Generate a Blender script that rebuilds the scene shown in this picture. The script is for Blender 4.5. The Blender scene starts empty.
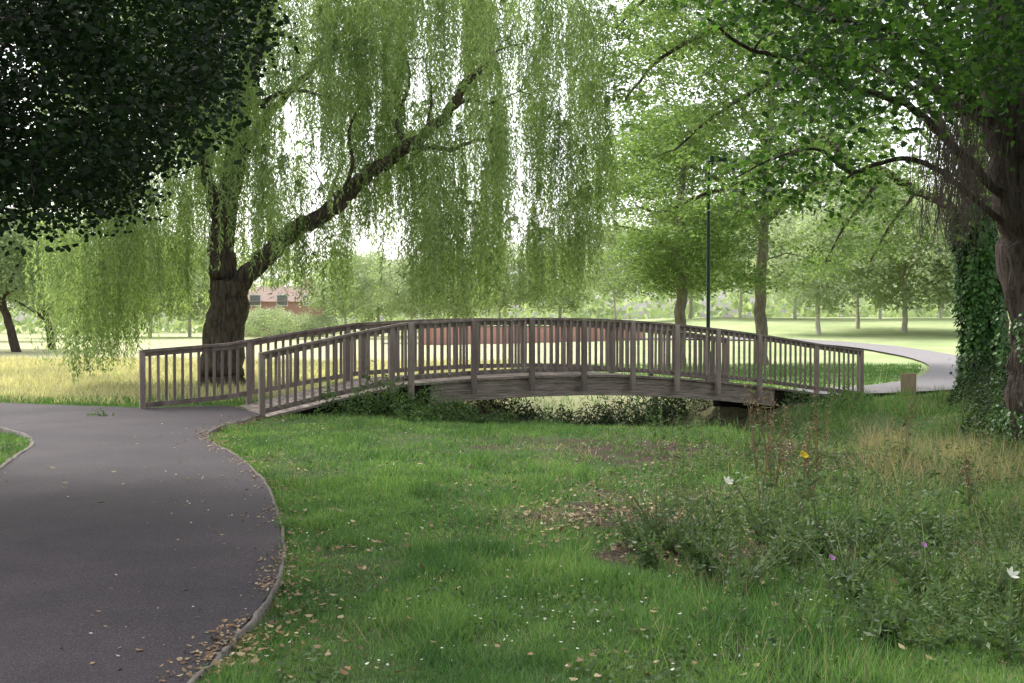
import bpy, math, bmesh
import numpy as np
from mathutils import Vector
rng=np.random.default_rng(7)
scene=bpy.context.scene
F=1100.0; CAMH=1.6; HOR=322.0
def W(px,py,d): return np.array([(px-512)/F*d, d, CAMH+(HOR-py)/F*d])
def G(px,py):
    d=CAMH*F/(py-HOR); return ((px-512)/F*d, d)
# ---------------------------------------------------------------- helpers
def link(o): scene.collection.objects.link(o); return o
def build_mesh(name, V, faces_idx, k, mat, smooth=False):
    me=bpy.data.meshes.new(name)
    V=np.asarray(V,dtype=np.float32); Fi=np.asarray(faces_idx,dtype=np.int32)
    me.vertices.add(len(V)); me.vertices.foreach_set("co",V.ravel())
    me.loops.add(Fi.size); me.loops.foreach_set("vertex_index",Fi.ravel())
    me.polygons.add(len(Fi)); me.polygons.foreach_set("loop_start",np.arange(0,Fi.size,k,dtype=np.int32))
    if smooth: me.polygons.foreach_set("use_smooth",np.ones(len(Fi),dtype=bool))
    me.update(calc_edges=True); me.validate()
    if mat: me.materials.append(mat)
    return me
def obj(name,me,loc=(0,0,0),parent=None):
    o=bpy.data.objects.new(name,me); o.location=loc; link(o)
    if parent: o.parent=parent
    return o
def tag(o,label=None,cat=None,kind=None,group=None):
    if label:o["label"]=label
    if cat:o["category"]=cat
    if kind:o["kind"]=kind
    if group:o["group"]=group
    return o
def empty(name,loc):
    o=bpy.data.objects.new(name,None); o.empty_display_size=0.3; o.location=loc; return link(o)
def norm(a): return a/(np.linalg.norm(a,axis=-1,keepdims=True)+1e-9)
_tab=rng.random((64,64))
def vn(x,y,s,seed=0):
    x=np.asarray(x,float)/s+seed*17.3+1000; y=np.asarray(y,float)/s+seed*9.7+1000
    xi=np.floor(x).astype(int); yi=np.floor(y).astype(int); fx=x-xi; fy=y-yi
    fx=fx*fx*(3-2*fx); fy=fy*fy*(3-2*fy)
    a=_tab[xi%64,yi%64];b=_tab[(xi+1)%64,yi%64];c=_tab[xi%64,(yi+1)%64];d=_tab[(xi+1)%64,(yi+1)%64]
    return (a*(1-fx)+b*fx)*(1-fy)+(c*(1-fx)+d*fx)*fy
def sm(a,b,x):
    t=np.clip((np.asarray(x,float)-a)/(b-a),0,1); return t*t*(3-2*t)
# ---------------------------------------------------------------- materials
def newmat(name):
    m=bpy.data.materials.new(name); m.use_nodes=True; nt=m.node_tree; nt.nodes.clear()
    out=nt.nodes.new("ShaderNodeOutputMaterial"); return m,nt,out
def ramp(nt,fac,stops):
    r=nt.nodes.new("ShaderNodeValToRGB"); cr=r.color_ramp
    while len(cr.elements)<len(stops): cr.elements.new(0.5)
    for e,(p,c) in zip(cr.elements,stops): e.position=p; e.color=(*c,1)
    nt.links.new(fac,r.inputs[0]); return r.outputs[0]
def noise(nt,scale,detail=4,rough=.55,vec=None,mp=None):
    n=nt.nodes.new("ShaderNodeTexNoise"); n.inputs["Scale"].default_value=scale
    n.inputs["Detail"].default_value=detail; n.inputs["Roughness"].default_value=rough
    if vec is None:
        vec=nt.nodes.new("ShaderNodeTexCoord").outputs["Object"]
    if mp:
        m=nt.nodes.new("ShaderNodeMapping"); m.inputs["Scale"].default_value=mp
        nt.links.new(vec,m.inputs[0]); vec=m.outputs[0]
    nt.links.new(vec,n.inputs["Vector"]); return n.outputs["Fac"]
def mixc(nt,fac,a,b,mode='MIX'):
    m=nt.nodes.new("ShaderNodeMix"); m.data_type='RGBA'; m.blend_type=mode
    for s,v in ((m.inputs[0],fac),(m.inputs[6],a),(m.inputs[7],b)):
        if isinstance(v,(int,float)): s.default_value=v
        elif isinstance(v,tuple): s.default_value=(*v,1)
        else: nt.links.new(v,s)
    return m.outputs[2]
def bump(nt,h,st,dist=.02):
    b=nt.nodes.new("ShaderNodeBump"); b.inputs["Strength"].default_value=st; b.inputs["Distance"].default_value=dist
    nt.links.new(h,b.inputs["Height"]); return b.outputs[0]
def leafmat(name,dark,mid,light,trans=.4,rough=.55,nscale=.6,tr_gain=1.3,var=((.6,.62,.6),(1.25,1.25,1.1))):
    m,nt,out=newmat(name)
    g=nt.nodes.new("ShaderNodeNewGeometry")
    c=ramp(nt,g.outputs["Random Per Island"],[(0,dark),(.5,mid),(1,light)])
    nz=noise(nt,nscale,3)
    f=ramp(nt,nz,[(.3,var[0]),(.7,var[1])])
    c=mixc(nt,1.0,c,f,'MULTIPLY')
    p=nt.nodes.new("ShaderNodeBsdfPrincipled"); p.inputs["Roughness"].default_value=rough
    p.inputs["Specular IOR Level"].default_value=.3
    nt.links.new(c,p.inputs["Base Color"])
    t=nt.nodes.new("ShaderNodeBsdfTranslucent")
    c2=mixc(nt,1.0,c,(tr_gain,tr_gain*1.05,tr_gain*.6),'MULTIPLY')
    nt.links.new(c2,t.inputs[0])
    mx=nt.nodes.new("ShaderNodeMixShader"); mx.inputs[0].default_value=trans
    nt.links.new(p.outputs[0],mx.inputs[1]); nt.links.new(t.outputs[0],mx.inputs[2])
    nt.links.new(mx.outputs[0],out.inputs[0]); return m
def solid(name,c1,c2,scale=5,mp=None,rough=.8,b=.4,bs=None,dist=.02,objrand=False,spec=.3):
    m,nt,out=newmat(name)
    nz=noise(nt,scale,6,.6,mp=mp)
    c=ramp(nt,nz,[(.3,c1),(.7,c2)])
    if objrand:
        oi=nt.nodes.new("ShaderNodeObjectInfo")
        f=ramp(nt,oi.outputs["Random"],[(0,(.75,.73,.73)),(1,(1.3,1.28,1.25))])
        c=mixc(nt,1.0,c,f,'MULTIPLY')
    p=nt.nodes.new("ShaderNodeBsdfPrincipled"); p.inputs["Roughness"].default_value=rough
    p.inputs["Specular IOR Level"].default_value=spec
    nt.links.new(c,p.inputs["Base Color"])
    if b: nt.links.new(bump(nt,nz if bs is None else noise(nt,bs,4,mp=mp),b,dist),p.inputs["Normal"])
    nt.links.new(p.outputs[0],out.inputs[0]); return m
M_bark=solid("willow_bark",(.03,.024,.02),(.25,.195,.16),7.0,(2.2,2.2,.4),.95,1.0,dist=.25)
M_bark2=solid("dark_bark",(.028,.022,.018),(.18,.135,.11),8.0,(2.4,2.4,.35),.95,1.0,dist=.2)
M_twig=solid("grey_twigs",(.07,.055,.045),(.15,.12,.105),8.0,None,.95,0)
M_barkpale=solid("pale_bark",(.12,.105,.08),(.32,.28,.22),5.0,(2.4,2.4,.5),.95,1.0,dist=.12)
M_wood=solid("weathered_timber",(.15,.12,.107),(.37,.305,.27),7,(1,1,.2),.85,.5,objrand=True,dist=.01)
M_wood2=solid("weathered_beam_timber",(.10,.078,.066),(.44,.365,.31),6,(.5,.5,9),.85,.8,dist=.02)
M_soil=solid("shade_darkened_soil",(.008,.006,.004),(.03,.022,.016),6,None,1,.8,dist=.05)  # soil colour darkened to paint the shade under the deck
M_conc=solid("edging_concrete",(.09,.078,.07),(.22,.19,.165),9,None,.95,.4)
M_green_paint=solid("dark_green_paint",(.012,.03,.028),(.02,.045,.04),6,None,.5,0)
M_glass_lamp=solid("lamp_glass",(.4,.42,.42),(.5,.5,.5),6,None,.3,0)
M_window=solid("window_glass",(.14,.15,.16),(.22,.23,.24),.6,None,.2,0,spec=.6)
M_white=solid("white_paint",(.6,.6,.58),(.75,.75,.72),3,None,.6,0)
M_roof=solid("roof_tile",(.28,.2,.17),(.38,.28,.24),2,(1,1,4),.9,.3)
def brickmat():
    m,nt,out=newmat("red_brick"); b=nt.nodes.new("ShaderNodeTexBrick")
    tc=nt.nodes.new("ShaderNodeTexCoord"); mp=nt.nodes.new("ShaderNodeMapping"); mp.inputs["Rotation"].default_value=(math.pi/2,0,0)
    nt.links.new(tc.outputs["Object"],mp.inputs[0]); nt.links.new(mp.outputs[0],b.inputs[0])
    b.inputs["Color1"].default_value=(.48,.23,.2,1); b.inputs["Color2"].default_value=(.43,.21,.18,1); b.inputs["Mortar"].default_value=(.45,.38,.34,1)
    b.inputs["Scale"].default_value=4
    p=nt.nodes.new("ShaderNodeBsdfPrincipled"); p.inputs["Roughness"].default_value=.9
    nt.links.new(b.outputs[0],p.inputs["Base Color"]); nt.links.new(p.outputs[0],out.inputs[0]); return m
M_brick=brickmat()
def asphalt():
    m,nt,out=newmat("asphalt")
    geo=nt.nodes.new("ShaderNodeTexCoord").outputs["Object"]
    n1=noise(nt,1.1,6,.65,geo); n2=noise(nt,140,2,.6,geo); n3=noise(nt,.35,3,.5,geo)
    c=ramp(nt,n1,[(.25,(.036,.030,.035)),(.75,(.062,.052,.058))])
    c2=ramp(nt,n2,[(.3,(.45,.45,.45)),(.6,(1.15,1.12,1.12)),(.70,(3.4,3.3,3.2))])
    c=mixc(nt,1.0,c,c2,'MULTIPLY')
    c3=ramp(nt,n3,[(.35,(.72,.72,.75)),(.7,(1.3,1.25,1.2))]); c=mixc(nt,1.0,c,c3,'MULTIPLY')
    p=nt.nodes.new("ShaderNodeBsdfPrincipled"); p.inputs["Roughness"].default_value=.85; p.inputs["Specular IOR Level"].default_value=.3
    nt.links.new(c,p.inputs["Base Color"]); nt.links.new(bump(nt,n2,.6,.008),p.inputs["Normal"])
    nt.links.new(p.outputs[0],out.inputs[0]); return m
M_asph=asphalt()
M_asph2=solid("brightly_lit_asphalt",(.19,.175,.18),(.27,.25,.255),6,None,.9,.3)  # same asphalt, bright open light put into a paler colour
def groundmat():
    m,nt,out=newmat("ground_grass")
    tc=nt.nodes.new("ShaderNodeTexCoord").outputs["Object"]
    at=nt.nodes.new("ShaderNodeAttribute"); at.attribute_name="gmask"
    sp=nt.nodes.new("ShaderNodeSeparateColor"); nt.links.new(at.outputs["Color"],sp.inputs[0])
    n1=noise(nt,2.2,8,.7,tc); n2=noise(nt,30,5,.7,tc); n3=noise(nt,.25,4,.5,tc)
    g=ramp(nt,n2,[(.3,(.035,.062,.025)),(.55,(.07,.12,.042)),(.75,(.13,.185,.075))])
    g=mixc(nt,ramp(nt,n1,[(.4,(0,0,0)),(.65,(.6,.6,.6))]),g,(.12,.11,.06))
    dry=ramp(nt,n2,[(.3,(.42,.37,.23)),(.7,(.66,.59,.4))])
    dry=mixc(nt,ramp(nt,n3,[(.4,(0,0,0)),(.65,(.8,.8,.8))]),dry,(.42,.44,.24))
    bare=ramp(nt,n2,[(.3,(.03,.022,.017)),(.6,(.10,.075,.06)),(.8,(.25,.2,.145))])
    field=ramp(nt,n3,[(.35,(.30,.37,.17)),(.65,(.42,.47,.24))])
    c=mixc(nt,sp.outputs["Blue"],g,field)
    c=mixc(nt,sp.outputs["Green"],c,dry)
    ad=nt.nodes.new("ShaderNodeMath"); ad.operation='MULTIPLY_ADD'
    nt.links.new(n1,ad.inputs[0]); ad.inputs[1].default_value=1.6; ad.inputs[2].default_value=-.8
    ad2=nt.nodes.new("ShaderNodeMath"); ad2.operation='ADD'; nt.links.new(ad.outputs[0],ad2.inputs[0]); nt.links.new(sp.outputs["Red"],ad2.inputs[1])
    f=ramp(nt,ad2.outputs[0],[(.35,(0,0,0)),(.6,(1,1,1))])
    c=mixc(nt,f,c,bare)
    p=nt.nodes.new("ShaderNodeBsdfPrincipled"); p.inputs["Roughness"].default_value=1; p.inputs["Specular IOR Level"].default_value=.1
    nt.links.new(c,p.inputs["Base Color"]); nt.links.new(bump(nt,n2,.8,.04),p.inputs["Normal"])
    nt.links.new(p.outputs[0],out.inputs[0]); return m
M_ground=groundmat()
L_willow=leafmat("willow_leaves",(.17,.23,.10),(.27,.35,.16),(.41,.49,.27),.5,.5,.5,1.28,((.62,.70,.68),(1.25,1.25,1.15)))
L_dark=leafmat("backlit_dark_maple_leaves",(.007,.017,.006),(.012,.03,.009),(.024,.052,.015),.25,.6,.8,1.5)  # near-black greens carry the backlit shade of this crown
L_right=leafmat("backlit_leaves",(.014,.038,.010),(.030,.07,.017),(.06,.118,.028),.5,.5,.8,1.9)  # greens darkened so the colour holds the backlit look
L_mid=leafmat("park_tree_leaves",(.115,.185,.065),(.18,.268,.10),(.275,.37,.165),.5,.5,.35,1.38)
L_far=leafmat("haze_tinted_leaves",(.38,.45,.32),(.46,.53,.40),(.54,.6,.48),.45,.7,.15,1.1)  # distance haze painted in as paler leaf colour
L_far2=leafmat("haze_tinted_dark_leaves",(.22,.30,.19),(.28,.36,.23),(.34,.42,.29),.4,.7,.15,1.15)  # haze put into the colour here too, less pale
L_ivy=leafmat("ivy_leaves",(.03,.085,.02),(.06,.15,.033),(.11,.235,.055),.3,.4,1.5)
L_dweed=leafmat("shade_darkened_weed_leaves",(.02,.036,.014),(.035,.06,.022),(.06,.095,.038),.3,.5,1.2)  # darker copy of the weed greens, shade put into the colour
L_weed=leafmat("weed_leaves",(.05,.085,.035),(.09,.145,.058),(.15,.225,.105),.35,.5,1.2)
L_nettle=leafmat("nettle_leaves",(.06,.11,.04),(.10,.175,.06),(.16,.25,.10),.4,.5,2.0)
L_grass=leafmat("grass_blades",(.075,.16,.048),(.125,.25,.072),(.215,.35,.13),.4,.6,1.1,1.2,((.52,.64,.64),(1.45,1.28,1.2)))
L_straw=leafmat("dry_grass_blades",(.24,.2,.13),(.38,.32,.21),(.52,.45,.31),.3,.7,1)
L_meadow=leafmat("meadow_straw",(.46,.41,.27),(.58,.52,.36),(.68,.62,.46),.4,.7,.3,1.1)
L_fallen=leafmat("fallen_leaves",(.14,.075,.04),(.28,.18,.11),(.42,.34,.22),.1,.8,2)
L_petal=leafmat("white_petals",(.6,.6,.58),(.7,.7,.68),(.8,.8,.78),.3,.6,2,1)
L_yellow=leafmat("yellow_petals",(.75,.5,.01),(.8,.58,.02),(.85,.62,.03),.3,.6,2,1)
L_purple=leafmat("purple_petals",(.35,.15,.4),(.45,.22,.5),(.55,.3,.6),.3,.6,2,1)
L_stem=solid("rusty_dock_stem",(.13,.09,.05),(.25,.18,.1),8,None,.8,0)
L_gstem=solid("green_stem",(.08,.11,.04),(.14,.19,.07),8,None,.8,0)
# ---------------------------------------------------------------- leaf geometry
T_RH=np.array([[0,0],[.45,.5],[1,0],[.45,-.5]])
T_BL=np.array([[0,.5],[.55,.35],[1,0],[0,-.5]])
T_MAPLE=np.array([[0,0],[.05,.28],[.2,.3],[.28,.55],[.48,.32],[.62,.38],[1,0],[.62,-.38],[.48,-.32],[.28,-.55],[.2,-.3],[.05,-.28]])
T_OVAL=np.array([[0,0],[.25,.36],[.6,.42],[1,0],[.6,-.42],[.25,-.36]])
def leaf_arrays(P,D,S,L,Wd,T=T_RH):
    k=len(T); N=len(P)
    V=P[:,None,:]+D[:,None,:]*(T[None,:,0:1]*L[:,None,None])+S[:,None,:]*(T[None,:,1:2]*Wd[:,None,None])
    nn=np.cross(D,S); V+=nn[:,None,:]*((np.abs(T[None,:,1:2])*.35)*Wd[:,None,None])
    return V.reshape(-1,3), np.arange(N*k).reshape(N,k), k
def leafmesh(name,P,D,S,L,Wd,mat,T=T_RH):
    V,Fi,k=leaf_arrays(P,D,S,L,Wd,T); return build_mesh(name,V,Fi,k,mat)
def rand_dir(n,zb=0.0,zs=1.0):
    d=rng.normal(size=(n,3)); d[:,2]=d[:,2]*zs+zb; return norm(d)
def side(D):
    r=rng.normal(size=D.shape); return norm(np.cross(D,r))
# ---------------------------------------------------------------- tubes
def catmull(pts,n=6):
    P=np.array(pts,float)
    if len(P)<3:
        t=np.linspace(0,1,n+1)[:,None]; return P[0]*(1-t)+P[-1]*t
    Q=np.vstack([2*P[0]-P[1],P,2*P[-1]-P[-2]]); out=[]
    for i in range(1,len(Q)-2):
        for j in range(n):
            t=j/n; a,b,c,d=Q[i-1],Q[i],Q[i+1],Q[i+2]
            out.append(.5*((2*b)+(-a+c)*t+(2*a-5*b+4*c-d)*t*t+(-a+3*b-3*c+d)*t**3))
    out.append(P[-1]); return np.array(out)
class Tubes:
    def __init__(s): s.V=[];s.F=[];s.n=0
    def add(s,P,R,sides=6,rough=0.0):
        P=np.asarray(P,float); R=np.asarray(R,float); m=len(P)
        T=norm(np.gradient(P,axis=0)); up=np.array([0.31,0.95,0.05]) if abs(T[0,2])>.6 else np.array([0,0,1.])
        rings=[]
        a=np.linspace(0,2*np.pi,sides,endpoint=False)
        ph=rng.random(3)*6.28
        for i in range(m):
            x=np.cross(T[i],up); x/=np.linalg.norm(x)+1e-9; y=np.cross(T[i],x); up=np.cross(x,T[i])
            rr=R[i]*(1+rough*(np.sin(3*a+ph[0]+i*.12)*.5+np.sin(7*a+ph[1]-i*.1)*.4+np.sin(5*a+i*.15+ph[2])*.3+rng.normal(size=sides)*.25))
            rings.append(P[i]+np.outer(np.cos(a)*rr,x)+np.outer(np.sin(a)*rr,y))
        V=np.vstack(rings); i=np.arange(m-1)[:,None]*sides; j=np.arange(sides)[None,:]; j2=(j+1)%sides
        Fq=np.stack([i+j,i+j2,i+sides+j2,i+sides+j],-1).reshape(-1,4)+s.n
        s.V.append(V); s.F.append(Fq); s.n+=len(V)
    def mesh(s,name,mat,org=(0,0,0)):
        return build_mesh(name,np.vstack(s.V)-np.array(org),np.vstack(s.F),4,mat,True)
def grow(limbs,anchors,base_r=.012,droop=.12,sides=5,maxr=.12):
    tb=Tubes(); N=[];R=[]
    for pts,r0,r1,sd,ro in limbs:
        P=catmull(pts,7); r=np.linspace(r0,r1,len(P))
        P=P+rng.normal(size=P.shape)*np.minimum(r,.12)[:,None]*.25
        tb.add(P,r,sd,ro)
        k=max(2,int(len(P)*.35)) if r0>.3 else 1
        N.append(P[k:]);R.append(r[k:])
    N=np.vstack(N);R=np.concatenate(R)
    A=np.asarray(anchors); dm=np.min(np.linalg.norm(A[:,None]-N[None],axis=2),axis=1)
    for a in A[np.argsort(dm)]:
        dd=np.linalg.norm(N-a,axis=1)+np.maximum(0,N[:,2]-a[2])*.4; i=np.argmin(dd); p=N[i]; L=np.linalg.norm(a-p)
        if L<.15: continue
        c=(p+a)/2+np.array([0,0,droop*L])+rng.normal(size=3)*L*.12
        t=np.linspace(0,1,7)[:,None]
        Q=(1-t)**2*p+2*t*(1-t)*c+t*t*a
        Q[1:-1]+=rng.normal(size=(5,3))*L*.02
        r0=min(R[i]*.75,base_r*L+.012,maxr); r=np.linspace(r0,max(.005,r0*.35),7)
        tb.add(Q,r,sides)
        N=np.vstack([N,Q[2:]]);R=np.concatenate([R,r[2:]])
    return tb
def cluster_leaves(A,n,rad,zs,L,Wr,T=T_RH,zb=-.2,zspread=.7,flat=.6,cl=2.2):
    m=len(A)*n; C=np.repeat(A,n,axis=0)
    sc=np.repeat(rng.uniform(.6,1.3,len(A)),n)[:,None]
    g=rng.normal(size=(m,3)); gl=np.linalg.norm(g,axis=1,keepdims=True); g=g*np.minimum(1,cl/gl)
    g=g*np.array([rad,rad,rad*zs])*sc
    g[:,2]-=.22*np.minimum((g[:,0]**2+g[:,1]**2)/max(rad,.1),2*rad)
    P=C+g
    D=rand_dir(m,zb,zspread); S=side(D)
    S[:,2]*=flat; S=norm(S)
    l=rng.uniform(L*.6,L*1.25,m); return P,D,S,l,l*Wr
def tree(name,base,limbs,anchors,leafargs,leafmat_,barkmat,label,cat="tree",group=None,T=T_RH,**kw):
    e=empty(name,tuple(base)); tag(e,label,cat,group=group)
    tb=grow(limbs,anchors,**kw)
    obj("trunk",tb.mesh("trunk",barkmat,base),parent=e)
    P,D,S,l,w=leafargs
    obj("crown",leafmesh("crown",P-np.array(base),D,S,l,w,leafmat_,T),parent=e)
    return e
# ---------------------------------------------------------------- bridge frame
B0=np.array([-4.3,18.9]); E=np.array([.877,.479]); E/=np.linalg.norm(E); Nn=np.array([-E[1],E[0]])
def tu(x,y):
    dx=x-B0[0]; dy=y-B0[1]; return dx*E[0]+dy*E[1], dx*Nn[0]+dy*Nn[1]
def hs(x,y):
    x=np.asarray(x,float); y=np.asarray(y,float)
    t,u=tu(x,y); tc=8.8+.35*np.sin(u*.35)
    dep=.92*(1-.6*sm(1,8,-u))*(1-.9*sm(4,9,u))
    z=-dep*np.exp(-((t-tc)/2.3)**4)
    z=z-.30*np.exp(-((t-7)/4.5)**4)*(1-sm(0,6,-u))*(1-sm(4,9,u))
    z=z-.12*sm(9,13,t)*(1-sm(40,70,y))
    z=z+2.2*sm(50,125,y)*sm(-10,25,x)
    return z
def h(x,y):
    return hs(x,y)-.07*vn(x,y,.8,1)-.035*vn(x,y,.28,2)
PATH=[(-2.6,-8),(-2.1,0),(-1.65,3),G(190,683),G(222,650),G(250,620),G(272,588),G(281,555),G(277,520),G(264,485),G(240,460),G(216,446),(-4.15,15.0),(-4.42,16.0),(-4.42,17.2),(-4.3,18.3),(-4.3,18.92),(-5.4,20.92),(-6.8,20.35),(-8.3,20.9),(-10.2,21.7),(-14,23.2),(-22,27),(-22,22),(-13,18.4),(-9.2,17.3),(-7.5,16.3),(-6.35,14.6),(-5.85,13.0),(-5.5,11.8),(-5.25,10.6),(-5.1,9),(-4.95,7),(-4.9,4),(-5.2,0),(-5.8,-8)]
def inpoly(x,y,poly):
    r=np.zeros(len(x),bool); n=len(poly)
    for i in range(n):
        x1,y1=poly[i]; x2,y2=poly[(i+1)%n]
        c=((y1>y)!=(y2>y))&(x<(x2-x1)*(y-y1)/(y2-y1+1e-12)+x1); r^=c
    return r
# ---------------------------------------------------------------- ground
def axis(a,b,st,lo,hi):
    c=list(np.arange(a,b+1e-6,st)); s=st; v=a; L=[]
    while v>lo: s*=1.12; v-=s; L.append(v)
    s=st; v=c[-1]; R=[]
    while v<hi: s*=1.12; v+=s; R.append(v)
    return np.array(L[::-1]+c+R)
xs=axis(-12,14,.2,-900,900); ys=axis(2,34,.2,-300,1500)
X,Y=np.meshgrid(xs,ys); Z=h(X,Y)
Z=np.where(inpoly(X.ravel(),Y.ravel(),PATH).reshape(X.shape),-.08,Z)
V=np.stack([X,Y,Z],-1).reshape(-1,3); nx=len(xs); ny=len(ys)
i=np.arange(ny-1)[:,None]*nx; j=np.arange(nx-1)[None,:]
Fi=np.stack([i+j,i+j+1,i+nx+j+1,i+nx+j],-1).reshape(-1,4)
me=build_mesh("ground",V,Fi,4,M_ground,True)
def masks(x,y):
    t,u=tu(x,y)
    bare=.95*np.exp(-(((x-.95)/.7)**2+((y-9.3)/.9)**2))+.85*np.exp(-(((x-1.4)/1.1)**2+((y-7.7)/.5)**2))
    bare+=1.0*np.exp(-((t-7.8)/3.4)**4)*sm(-1.4,-.3,u)*(1-sm(3,5,u))
    bare+=.7*np.exp(-(((x-3.4)/2.2)**2+((y-11.5)/2.5)**2))
    bare+=.66*np.exp(-(((x-1.9)/2.4)**2+((y-14.5)/1.7)**2))
    bare+=.6*np.exp(-(((x-6.2)/1.5)**2+((y-16.5)/1.8)**2))
    bare+=.5*np.exp(-(((x-3.4)/1.6)**2+((y-8)/1.8)**2))
    bare+=.2*sm(.55,.8,vn(x,y,1.3,77))*(y<22)
    dry=.95*sm(22,26,y)*(1-sm(2,9,x))*(.65+.35*vn(x,y,5,4))*(1-.4*sm(60,110,y))
    dry=np.maximum(dry,.5*np.exp(-(((x-5.8)/1.0)**2+((y-13.5)/2.4)**2)))
    field=sm(24,30,y)
    return np.clip(bare,0,1),np.clip(dry,0,1),field
b_,d_,f_=masks(V[:,0],V[:,1])
ca=me.color_attributes.new("gmask","FLOAT_COLOR","POINT")
ca.data.foreach_set("color",np.stack([b_,d_,f_,np.ones_like(b_)],-1).astype(np.float32).ravel())
tag(obj("ground",me),kind="structure")
me=bpy.data.meshes.new("path"); pz=.012
pp=catmull([(p[0],p[1],pz) for p in PATH[:16]],4).tolist()+[(p[0],p[1],pz) for p in PATH[16:22]]+catmull([(p[0],p[1],pz) for p in PATH[22:]],4).tolist()
me.from_pydata(pp,[],[list(range(len(pp)))]); me.materials.append(M_asph); me.update()
tag(obj("path",me),kind="structure")
def ribbon(pts,w,z0,z1,jit=0):
    P=np.array(pts)[:,:2]; T=norm(np.gradient(P,axis=0)); S=np.stack([T[:,1],-T[:,0]],-1); m=len(P)
    P=P+rng.normal(size=P.shape)*jit
    a=P; b=P+S*w; zj=z1+rng.normal(size=m)*.006
    V=np.concatenate([np.c_[a,np.full(m,z0)],np.c_[a,zj],np.c_[b,zj],np.c_[b,np.full(m,z0)]])
    f=[]
    for k in range(3):
        for q in range(m-1): f.append((k*m+q,k*m+q+1,(k+1)*m+q+1,(k+1)*m+q))
    return V,np.array(f)
edgeR=catmull([(p[0],p[1],0) for p in PATH[:16]],8)
Vv,ff=ribbon(edgeR,.024,-.1,.013,.006); tag(obj("path_edging",build_mesh("path_edging",Vv,ff,4,M_conc)),kind="structure")
edgeL=catmull([(p[0],p[1],0) for p in PATH[23:]],8)
Vv,ff=ribbon(edgeL,.045,-.1,.025,.004); tag(obj("path_edging",build_mesh("path_edging",Vv,ff,4,M_conc)),kind="structure")
fp=catmull([(6.9,26.4,0),(8.6,27.3,0),(10.6,28.8,0),(13.2,32.5,0),(16.0,38.5,0),(18.6,46,0),(20.5,55,0),(20.5,65,0),(16,74,0),(6,80,0),(-10,84,0)],14)[:,:2]
T=norm(np.gradient(fp,axis=0)); S=np.stack([T[:,1],-T[:,0]],-1); cols=np.linspace(-1,1,7)
wd=np.linspace(1.1,1.6,len(fp))
PP=fp[:,None,:]+S[:,None,:]*cols[None,:,None]*wd[:,None,None]; PP=PP.reshape(-1,2)
VV=np.c_[PP,hs(PP[:,0],PP[:,1])+.035]; m=len(fp); i=np.arange(m-1)[:,None]*7; j=np.arange(6)[None,:]
tag(obj("footpath",build_mesh("footpath",VV,np.stack([i+j,i+j+1,i+7+j+1,i+7+j],-1).reshape(-1,4),4,M_asph2,True)),kind="structure")
# ---------------------------------------------------------------- footbridge
tk=np.array([-1.6,0,1.3,2.6,4.04,5.3,6.69,7.8,8.81,10,11.05,12.0,12.82,14.2])
zk=np.array([1.05,1.08,1.34,1.585,1.657,1.685,1.675,1.63,1.56,1.455,1.34,1.22,1.11,.95])
def ztop(t): return np.interp(t,tk,zk)
def zfar(t): return np.interp(t,[-1.6,0,1.4,2.7],[1.09,1.2,1.42,1.6]) if t<2.7 else ztop(t)
BR=np.array([B0[0],B0[1],0.0]); WID=2.3
bridge=empty("footbridge",tuple(BR)); tag(bridge,"weathered brown timber arched footbridge with picket railings over a ditch","bridge")
def P3(t,u,z): p=B0+E*t+Nn*u; return np.array([p[0],p[1],z])-BR
def sweep(ts,u0,u1,zt,zb):
    V=[];f=[]
    for t in ts:
        V+= [P3(t,u0,zb(t)),P3(t,u1,zb(t)),P3(t,u1,zt(t)),P3(t,u0,zt(t))]
    n=len(ts)
    for i in range(n-1):
        for k in range(4):
            f.append((4*i+k,4*i+(k+1)%4,4*(i+1)+(k+1)%4,4*(i+1)+k))
    f.append((3,2,1,0)); q=4*(n-1); f.append((q,q+1,q+2,q+3)); return V,f
def pymesh(name,parts,mat):
    V=[];f=[];o=0
    for a,b in parts:
        V+=[tuple(v) for v in a]; f+=[tuple(x+o for x in q) for q in b]; o=len(V)
    me=bpy.data.meshes.new(name); me.from_pydata(V,[],f); me.update(); me.materials.append(mat)
    bm=bmesh.new(); bm.from_mesh(me); bmesh.ops.recalc_face_normals(bm,faces=bm.faces); bm.to_mesh(me); bm.free()
    return me
zd=lambda t: ztop(t)-1.13
planks=[]
for t in np.arange(0.02,14.1,.15):
    planks.append(sweep([t,t+.138],-.02,WID+.02,lambda q:zd(q)+.0,lambda q:zd(q)-.045))
obj("deck",pymesh("deck",planks,M_wood2),parent=bridge)
tb_=np.linspace(3.2,11.6,40)
for u in (.05,WID*.5-.08,WID-.21):
    parts=[sweep(tb_,u+.0+.012*(k%2),u+.16,lambda q,k=k:zd(q)-.05-.125*k,lambda q,k=k:zd(q)-.05-.125*k-.12) for k in range(3)]
    obj("beam",pymesh("beam",parts,M_wood2),parent=bridge)
for a,b in ((0.05,3.18),(11.62,14.15)):
    obj("abutment",pymesh("abutment",[sweep(np.linspace(a,b,12),.08,WID-.08,lambda q:zd(q)-.055,lambda q:-1.1)],M_soil),parent=bridge)
def boxmesh(name,sx,sy,z0,z1,mat,bev=.006,ang=0):
    bm=bmesh.new(); bmesh.ops.create_cube(bm,size=1)
    for v in bm.verts:
        x=v.co.x*sx;y=v.co.y*sy; v.co.z=z0+(v.co.z+.5)*(z1-z0)
        v.co.x=x*math.cos(ang)-y*math.sin(ang); v.co.y=x*math.sin(ang)+y*math.cos(ang)
    bmesh.ops.bevel(bm,geom=bm.edges[:],offset=bev,segments=1,affect='EDGES')
    me=bpy.data.meshes.new(name); bm.to_mesh(me); bm.free(); me.materials.append(mat); return me
ang=math.atan2(E[1],E[0])
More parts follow.
